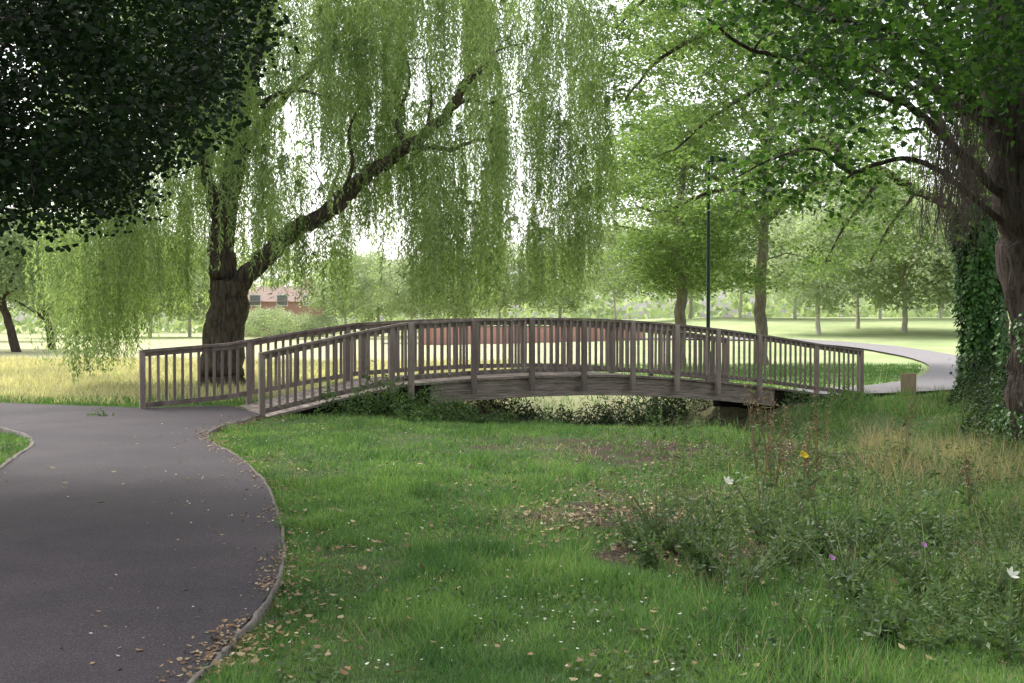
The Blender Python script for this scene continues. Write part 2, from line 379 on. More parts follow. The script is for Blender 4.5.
bal=boxmesh("baluster",.052,.028,-1.03,-.05,M_wood,.004,ang)
postL=boxmesh("post",.105,.08,-1.42,-.02,M_wood,.006,ang)
postS=boxmesh("post",.10,.09,-1.25,.0,M_wood,.006,ang)
def railing(u,sgn,t0,t1,zf,posts,indiv):
    ts=np.linspace(t0,t1,60)
    top=sweep(ts,u-.07,u+.07,lambda q:zf(q),lambda q:zf(q)-.045)
    top2=sweep(ts,u-.02,u+.02,lambda q:zf(q)-.049,lambda q:zf(q)-.13)
    bot=sweep(ts,u-.02,u+.02,lambda q:zf(q)-.98,lambda q:zf(q)-1.07)
    r=obj("railing",pymesh("railing",[top,top2,bot],M_wood),parent=bridge)
    for t,long in posts:
        obj("post",postL if long else postS,tuple(P3(t,u+sgn*(.075 if long else .0),zf(t)-.003)),parent=r)
    rest=[]
    for t in np.arange(t0+.14,t1-.08,.148):
        if min(abs(t-p[0]) for p in posts)<.075: continue
        p=P3(t,u+sgn*.04,zf(t))
        if indiv(t):
            o=obj("baluster",bal,tuple(p),parent=r); o.rotation_euler=(0,rng.normal()*.004,rng.normal()*.02)
        else: rest.append(p)
    if rest:
        V0=np.empty(len(bal.vertices)*3); bal.vertices.foreach_get("co",V0); V0=V0.reshape(-1,3)
        fs=[tuple(p.vertices) for p in bal.polygons]
        tag(obj("baluster",pymesh("baluster",[(V0+p,fs) for p in rest],M_wood),parent=r),kind="stuff")
postsN=[(0,0),(2.4,0),(2.75,1),(4.04,1),(5.3,1),(6.5,1),(7.68,1),(8.8,1),(9.9,1),(11.05,1),(12.8,0),(14.2,0)]
railing(0.0,-1,0,14.2,ztop,postsN,lambda t:True)
postsF=[(-1.57,0),(.4,0),(2.4,0),(2.75,1),(4.04,1),(5.3,1),(6.5,1),(7.68,1),(8.8,1),(9.9,1),(12.1,0)]
railing(WID,1,-1.57,12.1,zfar,postsF,lambda t:t<.4)
# ---------------------------------------------------------------- grass
def blades(name,x,y,ht,wd,mat,lean=.45,kind="stuff"):
    n=len(x); P=np.stack([x,y,h(x,y)-.01],-1)
    D=rng.normal(size=(n,3))*lean; D[:,2]=1; D=norm(D)
    a=rng.random(n)*6.28; S=np.stack([np.cos(a),np.sin(a),0*a],-1)
    o=obj(name,leafmesh(name,P,D,S,ht,wd,mat,T_BL)); tag(o,kind=kind); return o
def sample(N,d0,d1,pw=1.0,lo=-.62,hi=.62,pad=1.0):
    u=rng.random(N); d=d0*(d1/d0)**u if pw==1 else (d0**(1-pw)+(d1**(1-pw)-d0**(1-pw))*u)**(1/(1-pw))
    x=(lo+(hi-lo)*rng.random(N))*d+rng.uniform(-pad,pad,N); return x,d
x,y=sample(600000,4.0,24,1.0)
t,u=tu(x,y); bm_,dm_,_=masks(x,y)
keep=~inpoly(x,y,PATH)&~((t>-.2)&(t<14.4)&(u>-.0)&(u<WID))
keep&=rng.random(len(x))>(bm_*1.6*(.3+1.0*vn(x,y,.35,8)))
pt=vn(x,y,.5,5)*.5+vn(x,y,1.6,6)*.5
keep&=rng.random(len(x))<(.15+1.2*pt)
x,y,pt=x[keep],y[keep],pt[keep]
rough=sm(1.0,4.5,x-.12*(y-6))
tuf=vn(x,y,.28,11)*.6+vn(x,y,.6,12)*.5
ht=(.018+.05*pt*rng.uniform(.4,1.6,len(x))+.15*np.clip(tuf,0,1)**4)*(1+.9*rough*rng.random(len(x)))+.0012*y
wd=.0035+.0007*y*rng.uniform(.7,1.3,len(x))
st=rng.random(len(x))<.03+.14*sm(.5,.8,vn(x,y,1.1,14))+.08*rough
blades("lawn_grass",x[~st],y[~st],ht[~st],wd[~st],L_grass,.7)
blades("dry_lawn_grass",x[st],y[st],ht[st]*.85,wd[st],L_straw,.9)
x,y=sample(26000,4.2,18,1.0); k=(~inpoly(x-.05,y,PATH))&(vn(x,y,.45,91)>.58)&(tu(x,y)[1]<-.2); x,y=x[k],y[k]; n=len(x)
P=np.stack([x,y,h(x,y)+rng.uniform(.01,.05,n)],-1); D=rand_dir(n,.5,.4); l=rng.uniform(.02,.05,n)
tag(obj("lawn_weeds",leafmesh("lawn_weeds",P,D,side(D),l,l*.6,L_weed,T_OVAL)),kind="stuff")
e=edgeR[np.clip((rng.random(15000)**1.3*len(edgeR)).astype(int),0,len(edgeR)-1)]
ex=e[:,0]+rng.uniform(-.03,.22,15000)+rng.normal(size=15000)*.03; ey=e[:,1]+rng.normal(size=15000)*.12
k=~inpoly(ex+.0,ey,PATH); k&=vn(ex,ey,.5,19)>.3; ex,ey=ex[k],ey[k]
blades("verge_grass",ex,ey,rng.uniform(.04,.12,len(ex)),.004+.0006*ey,L_grass,.9)
x,y=sample(150000,4.6,26,.6,.02,.62)
t,u=tu(x,y); m=vn(x,y,.8,21); bb=masks(x,y)[0]
k=(rng.random(len(x))<sm(.34,.68,m)*sm(.2,2.4,x-.1*(y-6))*(1-.85*bb))&~((t>-.2)&(t<14.4)&(u>-.1)&(u<WID))&(t<13.8+8*(u<-1.2))
x,y=x[k],y[k]; hh=rng.uniform(.06,.22,len(x))+.28*vn(x,y,.5,22)**2*sm(1.6,3.6,x)
s=rng.random(len(x))<.08+.15*sm(.32,.42,x/y)
blades("rough_grass",x[~s],y[~s],hh[~s],.004+.0006*y[~s],L_grass,.5)
blades("rough_grass",x[s],y[s],hh[s]*1.15,.003+.0005*y[s],L_straw,.5)
n=34000; x=rng.normal(5.7,1.2,n); y=rng.normal(13.2,2.6,n); k=(x/y<.6)&(x/y>.32+.05*(vn(x,y,.5,39)-.5))&(rng.random(n)<sm(.38,.68,vn(x,y,.6,31))); x,y=x[k],y[k]
blades("dry_grass",x,y,rng.uniform(.10,.5,len(x))*(.5+vn(x,y,.9,37)),.004+.0003*y,L_straw,.55)
x,y=sample(12000,5.5,16,.8,.0,.55); k=(rng.random(len(x))<sm(.55,.8,vn(x,y,.7,33))); x,y=x[k],y[k]
blades("dry_grass",x,y,rng.uniform(.05,.24,len(x)),.004+.0003*y,L_straw,.6)
n=70000; x=rng.uniform(-26,0,n); y=22+26*rng.random(n)**1.4; t,u=tu(x,y)
k=(u>WID+.4)&~inpoly(x,y,PATH); k|=(t<-2)&(y>21.5)&~inpoly(x,y,PATH); x,y=x[k],y[k]
g=rng.random(len(x))<.08+.6*(y<23.5)
blades("meadow_grass",x[~g],y[~g],rng.uniform(.08,.32,(~g).sum()),.012+.0006*y[~g],L_meadow,.5)
blades("meadow_grass",x[g],y[g],rng.uniform(.06,.22,g.sum()),.012+.0006*y[g],L_grass,.5)
n=60000; x=rng.uniform(0,22,n); y=21+24*rng.random(n)**1.5; t,u=tu(x,y)
k=((u>WID+.1)|(t>14.4))
dmin=np.min(np.hypot(x[:,None]-fp[None,::3,0],y[:,None]-fp[None,::3,1]),axis=1); k&=dmin>1.7
x,y=x[k],y[k]; blades("park_grass",x,y,rng.uniform(.05,.2,len(x)),.012+.0006*y,L_grass,.5)
n=2300; x,y=sample(n,5.2,17,.9,.10,.56,.2); bk=sm(.45,.7,vn(x,y,.7,93)*.7+vn(x,y,.3,94)*.35); k=(rng.random(n)<.15+.85*bk)&(x>.9+.1*(y-5)); x,y=x[k],y[k]; n=len(x)
H=rng.uniform(.15,.5,n)*(.6+.6*vn(x,y,.8,95)); z=h(x,y); az=rng.random(n)*6.28; ln=rng.uniform(.05,.4,n)
SP=np.stack([x,y,z],-1); SDn=norm(np.stack([np.cos(az)*ln,np.sin(az)*ln,np.ones(n)],-1)); SS_=side(SDn)
tag(obj("bank_weed_stems",leafmesh("bank_weed_stems",SP,SDn,SS_,H,np.full(n,.006),L_weed,T_BL)),kind="stuff")
K=20; q=rng.random((n,K))**.8; P=(SP[:,None]+SDn[:,None]*(q*H[:,None])[...,None]).reshape(-1,3); D=rand_dir(n*K,.35,.5); l=(.075*(1.1-.7*q)*rng.uniform(.6,1.3,(n,1))).reshape(-1)
tag(obj("bank_weed_leaves",leafmesh("bank_weed_leaves",P,D,side(D),l,l*.3,L_weed,T_RH)),kind="stuff")
def litter(name,x,y,L,mat,z=.035):
    n=len(x); D=rand_dir(n,0,.25); a=np.cross(D,rand_dir(n,3,.3)); S=norm(a)
    zz=np.where(inpoly(x,y,PATH),.022,h(x,y)+z); P=np.stack([x,y,zz],-1)
    l=rng.uniform(.5,1.2,n)*L; tag(obj(name,leafmesh(name,P,D,S,l,l*.7,mat,T_OVAL)),kind="stuff")
n=2600; e=edgeR[rng.integers(20,len(edgeR),n)]; k=vn(e[:,0]*3,e[:,1],.6,97)>.35; e=e[k]; n=len(e); litter("fallen_leaves",e[:,0]+rng.normal(.03,.08,n),e[:,1]+rng.normal(0,.1,n),.032,L_fallen,.05)
n=420; e=edgeR[rng.integers(20,len(edgeR),n)]; litter("fallen_leaves",e[:,0]+np.abs(rng.normal(0,.3,n)),e[:,1]+rng.normal(0,.1,n),.045,L_fallen,.06)
n=160; e=edgeR[rng.integers(10,len(edgeR),n)]; litter("fallen_leaves",e[:,0]-np.abs(rng.normal(0,.5,n)),e[:,1]+rng.normal(0,.2,n),.03,L_fallen)
x,y=sample(500,4.6,17,1,-.25,.5); litter("fallen_leaves",x,y,.05,L_fallen,.05)
n=1300; x=rng.normal(1.0,.7,n); y=rng.normal(9.1,1.1,n); litter("fallen_leaves",x,y,.05,L_fallen,.03)
n=2200; x=rng.normal(3.2,1.5,n); y=rng.normal(11.8,2.4,n); litter("fallen_leaves",x,y,.045,L_fallen,.03)
n=60; litter("fallen_leaves",rng.uniform(-5.5,-2.5,n),rng.uniform(9,19,n),.06,L_straw)
x,y=sample(700,5,19,1,-.25,.3); litter("white_clover",x,y,.022,L_petal,.075)
# ---------------------------------------------------------------- undergrowth
def under(name,spots,mat,leaf=.06,dens=900,T=T_OVAL,asp=.45):
    Ps=[]
    for (cx,cy,r,hh) in spots:
        n=int(dens*r*r*max(hh,.3)*3); a=rng.random(n)*6.28; rr=r*np.sqrt(rng.random(n))*(1+.25*np.sin(3*a+cx*7))
        x=cx+rr*np.cos(a); y=cy+rr*np.sin(a)
        top=hh*np.clip(1-(rr/r)**2*.8,.1,1)*(.3+1.1*vn(x,y,.2,3)); z=h(x,y)+top*rng.random(n)**.6
        Ps.append(np.stack([x,y,z],-1))
    P=np.vstack(Ps); n=len(P); D=rand_dir(n,.3,.8); S=side(D); S[:,2]*=.5; S=norm(S)
    l=rng.uniform(.5,1.4,n)*leaf; tag(obj(name,leafmesh(name,P,D,S,l,l*asp,mat,T)),kind="stuff")
def BT(t,u): p=B0+E*t+Nn*u; return p[0],p[1]
sp=[(*BT(t,u),r,hh) for t,u,r,hh in [(1.2,-.3,.3,.6),(1.7,-.45,.4,.8),(2.3,-.5,.42,.8),(2.9,-.6,.45,.65),(3.5,-.7,.45,.48),(4.2,-.8,.45,.32),(2.4,-1.0,.5,.4),(9.2,-.35,.3,.85),(9.6,-.7,.35,.5),(13.2,-.4,.5,.3)]]
under("nettle_patch",sp,L_nettle,.07,2300)
sp=[(*BT(t,u),r,hh) for t,u,r,hh in [(10.9,-.4,.4,.3),(12.0,-.4,.5,.4),(7.4,-1.8,.5,.2),(10.2,-2.0,.6,.3),(11.8,-1.7,.6,.35),(-2.5,1.1,.3,.15)]]
under("undergrowth",sp,L_weed,.07,1500)
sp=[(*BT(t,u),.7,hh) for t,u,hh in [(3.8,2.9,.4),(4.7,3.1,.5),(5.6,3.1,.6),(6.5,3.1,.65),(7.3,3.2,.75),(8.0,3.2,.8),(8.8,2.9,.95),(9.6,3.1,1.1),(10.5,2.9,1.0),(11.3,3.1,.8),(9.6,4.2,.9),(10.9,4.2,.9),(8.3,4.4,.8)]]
under("undergrowth",sp,L_dweed,.07,1500)  # dark plants added behind the bridge so the gap looks shaded
sp=[(2.0,9.3,.45,.42),(2.4,8.9,.4,.5),(1.6,8.4,.35,.35),(3.1,8.2,.5,.45),(3.4,6.9,.5,.36),(4.2,9.5,.6,.42),(3.9,8.0,.5,.5),(5.7,11.2,.7,.5),(6.8,15.5,.8,.65),(7.6,17,.8,.6),(8.6,19.5,.9,.7),(9.3,21.5,1,.8),(6.6,12.6,.7,.7),(3.0,5.6,.4,.28),(3.5,9.9,.4,.35),(3.8,5.9,.4,.36),(4.6,7.4,.5,.45),(5.1,9,.5,.5),(6.3,12.3,.6,.9),(5.9,12.7,.5,.8)]
under("undergrowth",sp,L_weed,.045,1700,asp=.34)
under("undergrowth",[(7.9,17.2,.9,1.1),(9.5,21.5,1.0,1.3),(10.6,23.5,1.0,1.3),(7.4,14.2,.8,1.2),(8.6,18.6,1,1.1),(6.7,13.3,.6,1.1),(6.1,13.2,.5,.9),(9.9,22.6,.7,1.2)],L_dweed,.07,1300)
# ---------------------------------------------------------------- individual weeds & flowers
def weed(name,x,y,H,label,cat="plant",leafL=.09,nl=40,stem=L_gstem,lm=L_weed,flower=None,fs=.03,branches=3,group=None,nf=14,seed=False,spread=.3,asp=.42):
    z=float(h(x,y)); e=empty(name,(x,y,z)); tag(e,label,cat,group=group)
    tb=Tubes(); pts=[];tips=[]
    for b in range(branches):
        a=rng.random()*6.28; l=H*rng.uniform(.65,1.0) if b else H; tl=.12*l if b==0 else spread*l*rng.uniform(.6,1.3)
        P=catmull([(0,0,0),(math.cos(a)*tl*.4,math.sin(a)*tl*.4,l*.5),(math.cos(a)*tl,math.sin(a)*tl,l)],5)
        tb.add(P,np.linspace(.004+.003*H,.002,len(P)),5); pts.append(P); tips.append(P[-1])
    obj("stem",tb.mesh("stem",stem),parent=e)
    A=np.vstack(pts); idx=rng.integers(1,len(A),nl); P=A[idx]+rng.normal(size=(nl,3))*.012; D=rand_dir(nl,.25,.5)
    f=1.15-.75*P[:,2]/H; l=leafL*f*rng.uniform(.6,1.4,nl)
    obj("foliage",leafmesh("foliage",P,D,side(D),l,l*asp,lm,T_OVAL),parent=e)
    if seed:
        n=170; tp=A[A[:,2]>H*.55]; P=tp[rng.integers(0,len(tp),n)]+rng.normal(size=(n,3))*.018; D=rand_dir(n); l=np.full(n,.02)
        obj("seed_head",leafmesh("seed_head",P,D,side(D),l,l*.7,L_fallen,T_RH),parent=e)
    if flower:
        for tp in tips[:1]:
            a=np.linspace(0,6.28,nf,endpoint=False); ax=norm(np.array([.3,-.6,.7])); ux=norm(np.cross(ax,[0,0,1.])); uy=np.cross(ax,ux)
            D=norm(np.outer(np.cos(a),ux)+np.outer(np.sin(a),uy)+ax*.5); S=norm(np.cross(D,ax)); n=len(D)
            obj("flower",leafmesh("flower",np.repeat(tp[None],n,0),D,S,np.full(n,fs)*rng.uniform(.8,1.1,n),np.full(n,fs*.55),flower,T_OVAL),parent=e)
    return e
docks=[(762,505,.95),(775,495,.85),(800,520,.8),(818,475,.85),(757,470,1.0),(905,470,.8),(772,480,1.05),(812,505,.75),(972,520,.6)]
for px,py,H in docks:
    x,y=G(px,py); weed("dock_plant",x,y,H,"tall rusty dock weed with seed heads in rough grass","weed",.10,48,L_stem,L_weed,branches=4,group="tall weeds on the rough bank",seed=True,spread=.2,asp=.3)
for px,py,H in [(650,560,.5),(668,546,.5),(688,552,.42),(657,535,.45),(703,566,.36),(742,590,.38),(852,598,.46),(886,632,.34),(931,596,.42),(822,556,.52),(786,566,.4),(908,574,.5),(636,540,.34),(992,604,.5),(764,538,.5),(868,552,.56),(706,536,.46),(1012,562,.5),(944,548,.56)]:
    x,y=G(px,py); weed("weed_plant",x,y,H*rng.uniform(.8,1.25),"leafy green weed growing in rough grass","weed",rng.uniform(.045,.085),240,L_gstem,L_weed,branches=rng.integers(8,16),group="leafy weeds on the rough bank",spread=rng.uniform(.6,1.0),asp=rng.uniform(.28,.45))
x,y=G(806,530); weed("yellow_flower_plant",x,y,.62,"thin weed with one bright yellow flower","flower",.08,24,flower=L_yellow,fs=.045,branches=2)
x,y=G(722,530); weed("white_flower_plant",x,y,.42,"weed with a white flower above rough grass","flower",.07,24,flower=L_petal,fs=.055,branches=2,nf=6)
x,y=G(1012,660); weed("white_flower_plant",x,y,.42,"weed with a white flower above rough grass","flower",.07,24,flower=L_petal,fs=.045,branches=2,nf=6)
for px,py in [(838,610),(918,600)]:
    x,y=G(px,py); weed("thistle_plant",x,y,.36,"small purple thistle flower in rough grass","flower",.07,24,flower=L_purple,fs=.024,branches=2,nf=16)
# ---------------------------------------------------------------- willow
wbs=W(222,388,28.0); wbs[2]=-.05
def zprof(px):
    pxs=[20,58,72,100,122,140,165,190,235,262,285,310,335,350,375,395,410,430,470,520,560,590,612,640]
    pys=[230,320,380,382,360,338,318,300,285,290,318,300,325,262,225,225,290,312,318,316,308,290,240,170]
    return np.interp(px,pxs,pys)
limbs=[([W(221,396,28),W(222,370,28),W(224,330,28),W(230,285,28)],.60,.45,22,.09),
 ([W(228,300,28.05),W(222,270,28.1),W(224,220,28.1),W(236,160,28.2),W(244,95,28.2),W(262,30,28.3),W(275,-60,28.4)],.40,.13,18,.09),
 ([W(232,300,28),W(244,278,27.9),W(270,252,27.8),W(300,228,27.5),W(336,207,27.2),W(360,180,27.1),W(388,160,27),W(425,134,26.8),W(452,108,26.6),W(466,84,26.5),W(480,72,26.5),W(494,54,26.5)],.27,.05,14,.12),
 ([W(388,160,27),W(415,148,26.6),W(450,150,26.2),W(480,140,26),W(505,146,26)],.085,.02,8,.1),
 ([W(448,112,26.7),W(470,100,27),W(490,104,27.2),W(520,92,27.5)],.06,.015,8,.1),
 ([W(405,148,27),W(398,120,27.5),W(410,80,28),W(402,30,29),W(415,-30,29)],.06,.02,8,.1),
 ([W(336,207,27.2),W(352,170,26.6),W(350,130,26.3),W(365,100,26)],.06,.02,8,.1),
 ([W(425,134,26.8),W(432,100,27.2),W(425,60,27.6)],.05,.015,8,.1),
 ([W(223,235,28.1),W(205,170,27.3),W(180,110,26.5),W(140,60,26)],.17,.05,8,.1),
 ([W(236,160,28.2),W(275,110,29.5),W(330,50,30),W(380,-10,30.5)],.15,.05,8,.1),
 ([W(242,112,28.2),W(290,92,27),W(330,98,26)],.09,.025,8,.1),
 ([W(240,110,28.2),W(215,60,26),W(200,0,25)],.13,.05,8,.1),
 ([W(300,228,27.5),W(325,210,29),W(340,170,31)],.1,.04,8,.1)]
anch=[]
while len(anch)<820:
    px=rng.uniform(58,612); d=rng.uniform(24,32.5)
    if ((px-335)/290)**2+((d-28)/4.8)**2>1: continue
    zb=W(px,zprof(px),28)[2]
    topz=13.2-3.0*((px-320)/300)**2
    z=rng.uniform(zb+1.5,topz)
    if rng.random()<.08: z=zb+rng.uniform(1.2,2.6)
    py=322-(z-1.6)*F/28
    if 262<px<288 and 160<py<250: continue
    if 374<px<398 and 205<py: continue
    if px>255 and d<27 and abs(py-(285-.98*(px-240)))<30 and px<505: continue
    if 205<px<255 and d<28.3 and py>110: continue
    if px>420 and py>150 and rng.random()<.3: continue
    if vn(px,d*12,22,41)<.24 and py>90: continue
    if vn(px,py,42,43)<.24 and py<290: continue
    anch.append(((px-512)/F*28,d,z,zb))
for k in range(48):
    px=62+80*rng.random()**1.2; d=rng.uniform(26,30); zb=W(px,zprof(px)-rng.exponential(14),28)[2]
    anch.append(((px-512)/F*28,d,zb+rng.uniform(1.8,6.0),zb))
anch=np.array(anch)
sP=[]
for ai,(ax,ay,az,zb) in enumerate(anch):
    low=ai>=820
    ns=rng.integers(4,8) if low else rng.integers(7,13); R0=rng.uniform(.15,.6); L0=rng.uniform(2.5,5) if low else rng.uniform(1.3,4.2)
    for s in range(ns):
        a=rng.random()*6.28; r=R0*rng.uniform(.2,1.1); L=min(L0*rng.uniform(.5,1.1),max(.6,az-zb-rng.exponential(.6)))
        n=int(L/.043); q=np.linspace(0,1,n)
        out=r*np.minimum(1,q*3.5)**.7
        sw=.05*np.sin(q*3+a)*L*.3
        x=ax+math.cos(a)*out+sw*.5; y=ay+math.sin(a)*out+sw*.3
        z=az+.12*np.sin(np.minimum(1,q*3.5)*3.14)-q*L
        sP.append(np.stack([x,y,z],-1)+rng.normal(size=(n,3))*.018)
P=np.vstack(sP); n=len(P)
D=rand_dir(n,-1.5,.5); S=side(D)
l=rng.uniform(.09,.17,n)
willow=empty("weeping_willow_tree",tuple(wbs)); tag(willow,"big weeping willow with thick leaning limb behind the footbridge","tree")
tb=grow(limbs,anch[:,:3],base_r=.010,droop=.15,maxr=.045)
obj("trunk",tb.mesh("trunk",M_bark,wbs),parent=willow)
obj("crown",leafmesh("crown",P-wbs,D,S,l,l*.23,L_willow,T_RH),parent=willow)
# ---------------------------------------------------------------- dark near tree, upper left
base=np.array([-7.6,8.6,0.0])
A=[]
while len(A)<760:
    d=rng.uniform(7.6,14); px=rng.uniform(-330,268); z=rng.uniform(1.9,8.4); py=322-(z-1.6)*F/d
    lim=np.interp(px,[-400,0,60,110,140,170,200,225,250,268],[222,228,224,218,202,166,122,74,10,-70])
    if py>lim-20+rng.normal()*6: continue
    if py<-420: continue
    if py<-60 and rng.random()<.5: continue
    A.append(((px-512)/F*d,d,z))
A=np.array(A)
limbs=[([base,base+[.1,0,1.5],base+[.3,.1,3.2],base+[.6,.2,5.5],base+[.7,.2,7.5]],.34,.12,12,.1),
 ([base+[.2,.1,2.6],base+[1.5,.3,3.1],base+[2.6,.4,3.6],base+[3.6,.6,4.2]],.12,.03,8,.1),
 ([base+[.3,.1,3.2],base+[1.2,-.6,4],base+[2.2,-.8,4.6],base+[3.2,-1,5.2]],.11,.03,8,.1),
 ([base+[.4,.1,3.8],base+[1.4,1.4,4.3],base+[2.5,2.6,5]],.11,.03,8,.1)]
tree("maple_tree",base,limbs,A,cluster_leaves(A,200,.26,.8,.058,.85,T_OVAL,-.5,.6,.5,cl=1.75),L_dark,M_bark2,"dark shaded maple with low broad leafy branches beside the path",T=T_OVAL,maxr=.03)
# ---------------------------------------------------------------- right tree
base=np.array([6.48,13.4,-.1])
RL1=[base+[-.3,0,3],W(955,150,13),W(905,105,12.6),W(850,88,12.3),W(800,60,12),W(752,52,11.8),W(705,20,11.6)]
RL2=[base+[-.3,0,2.7],W(940,172,13.2),W(893,160,13),W(850,172,12.8),W(818,150,12.6),W(775,158,12.4),W(735,178,12.3)]
RL3=[base+[-.5,0,3.9],W(940,70,13),W(880,30,12.6),W(815,18,12.2),W(760,-20,12)]
A=[]
while len(A)<500:
    d=rng.uniform(8.5,15); px=rng.uniform(680,1320); z=rng.uniform(3,8.5); py=322-(z-1.6)*F/d
    lim=np.interp(px,[680,740,790,830,860,900,940,1000,1060,1300],[-10,35,72,118,140,138,122,105,130,160])
    if py>lim-14+rng.normal()*10: continue
    if py<-330: continue
    if vn(px,py,55,51)<.36 and px<920: continue
    A.append(((px-512)/F*d,d,z))
A=np.array(A)
s2=catmull(RL2,5)[14:]; s2=s2[rng.integers(0,len(s2),10)]+rng.normal(size=(10,3))*[.2,.3,.1]
A=np.vstack([A,s2])
limbs=[([base,base+[-.03,0,1.2],base+[-.2,0,2.6],base+[-.45,0,4],base+[-.5,.1,6],base+[-.4,.2,8.5]],.42,.2,22,.14),
 (RL1,.055,.014,9,.1),(RL2,.04,.008,9,.1),(RL3,.06,.015,9,.1),
 ([base+[-.5,0,4.0],base+[-1.3,.6,4.8],base+[-2.2,.8,5.6],base+[-3.3,1.,5.9]],.09,.03,9,.1),
 ([base+[-.3,0,3.4],base+[-.2,-1.5,4.4],base+[.1,-3,5.2]],.12,.03,9,.1),
 ([base+[.1,0,2.2],base+[.9,.2,3.6],base+[1.8,.4,5.6]],.2,.07,9,.1)]
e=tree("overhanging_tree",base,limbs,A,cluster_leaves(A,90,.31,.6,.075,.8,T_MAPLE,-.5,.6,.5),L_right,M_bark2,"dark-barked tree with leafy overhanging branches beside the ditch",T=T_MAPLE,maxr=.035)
tb=Tubes()
for k in range(380):
    px=rng.normal(955,20); d=rng.uniform(11.8,13.9); py=rng.uniform(95,205); p=W(px,py,d); L=rng.uniform(.3,.9)
    q=np.array([p,p+[-.08*rng.random(),rng.normal()*.08,-L*.5],p+[rng.normal()*.16,rng.normal()*.1,-L]])
    tb.add(catmull(q,3),np.linspace(.005,.0015,7),4)
obj("hanging_twigs",tb.mesh("hanging_twigs",M_twig,base),parent=e)
n=7000; z=rng.random(n)**1.4*2.0; a=rng.random(n)*6.28; r=.42+.14*vn(a*2,z,.5,5)-.06*z+rng.exponential(.04,n)
P=np.stack([np.cos(a)*r-.06*z,np.sin(a)*r,z],-1); D=norm(np.stack([np.cos(a)*.6,np.sin(a)*.6,-np.ones(n)],-1)+rng.normal(size=(n,3))*.4); S=norm(np.cross(D,np.stack([np.cos(a),np.sin(a),0*a],-1)))
l=rng.uniform(.03,.065,n); k=vn(a*2,z,.6,15)>.4+.12*(z-.8); obj("ivy",leafmesh("ivy",P[k],D[k],S[k],l[k],l[k]*.8,L_ivy,T_OVAL),parent=e)
# ivy clad trunk
base=W(984,395,23.5); base[2]=-.2
e=empty("ivy_clad_tree",tuple(base)); tag(e,"slim tree trunk thickly covered in green ivy","tree")
tb=Tubes(); Pt=catmull([base,base+[0,0,1.5],base+[-.12,0,3],base+[-.3,.2,5],base+[-.2,.3,7.5]],6); tb.add(Pt,np.linspace(.24,.14,len(Pt)),12,.1)
obj("trunk",tb.mesh("trunk",M_bark2,base),parent=e)
n=16000; z=rng.random(n)*4.3; a=rng.random(n)*6.28; cx=np.interp(z,Pt[:,2]-base[2],Pt[:,0]-base[0]); r=(.25+.3*vn(a*2,z,.45,3))*(1-.10*z/3)
r+=rng.exponential(.04,n)
P=np.stack([cx+np.cos(a)*r,np.sin(a)*r,z],-1); D=norm(np.stack([np.cos(a)*.6,np.sin(a)*.6,-np.ones(n)],-1)+rng.normal(size=(n,3))*.4); S=norm(np.cross(D,np.stack([np.cos(a),np.sin(a),0*a],-1)))
l=rng.uniform(.05,.12,n); obj("ivy",leafmesh("ivy",P,D,S,l,l*.8,L_ivy,T_OVAL),parent=e)
A=np.array([base+[-.2,.3,6.5]])+rng.normal(size=(80,3))*[1.8,1.2,1.2]
Pc,Dc,Sc,lc,wc=cluster_leaves(A,60,.4,.6,.15,.7); obj("crown",leafmesh("crown",Pc-base,Dc,Sc,lc,wc,L_mid),parent=e)
# ---------------------------------------------------------------- mid trees
def crown_pts(n,px0,px1,py0,py1,d,dd,seed,thr=.34,scale=60):
    A=[]
    while len(A)<n:
        px=rng.uniform(px0,px1); py=rng.uniform(py0,py1); q=rng.uniform(-1,1)
        cx=(px0+px1)/2; cy=(py0+py1)/2
        if ((px-cx)/((px1-px0)/2))**2+((py-cy)/((py1-py0)/2))**2*.9+q*q>1.05: continue
        if vn(px,py*2.2,scale,seed)<thr: continue
        w=W(px,py,d); A.append((w[0],d+q*dd,w[2]))
    return np.array(A)
b=W(762,340,45); b[2]=float(hs(b[0],b[1]))-.1
A=crown_pts(520,585,920,-150,292,45,5.5,61,.37)
limbs=[([b,W(761,290,45),W(764,230,45),W(768,150,45),W(772,60,45),W(775,-40,45)],.27,.08,12,.1),
 ([W(764,240,45),W(740,200,44),W(700,170,43),W(650,160,42)],.13,.04,7,.1),
 ([W(764,225,45),W(800,190,44.5),W(840,180,44),W(875,200,43)],.13,.04,7,.1),
 ([W(768,150,45),W(735,100,45),W(690,60,46),W(650,10,46)],.12,.04,7,.1),
 ([W(768,140,45),W(810,90,45),W(850,40,45)],.12,.04,7,.1)]
tree("park_tree",b,limbs,A,cluster_leaves(A,120,.68,.2,.21,.5,T_RH,-.3,.5,.4),L_mid,M_barkpale,"tall light green park tree with spreading limbs beyond the footbridge",group="park trees beyond the footbridge",maxr=.08)
b=W(680,345,40); b[2]=float(hs(b[0],b[1]))-.1
A=crown_pts(230,590,750,110,290,40,4,67,.36)
limbs=[([b,W(681,290,40),W(678,230,40),W(684,170,40),W(690,120,40)],.23,.07,10,.1),
 ([W(680,260,40),W(650,235,39.5),W(615,225,39)],.1,.03,7,.1),([W(680,240,40),W(710,215,40),W(735,205,40)],.1,.03,7,.1)]
tree("park_tree",b,limbs,A,cluster_leaves(A,100,.58,.2,.18,.5,T_RH,-.3,.5,.4),L_mid,M_barkpale,"smaller light green park tree with layered foliage beside a lamp post",group="park trees beyond the footbridge",maxr=.06)
b=np.array([14.5,33.0,-.1])
def bough(pts,n0,cnt,sp=(.5,.6,.28)):
    c=catmull(pts,5); s=c[n0:]; k=rng.integers(0,len(s),cnt); return pts, s[k]+rng.normal(size=(cnt,3))*sp+[0,0,.12]
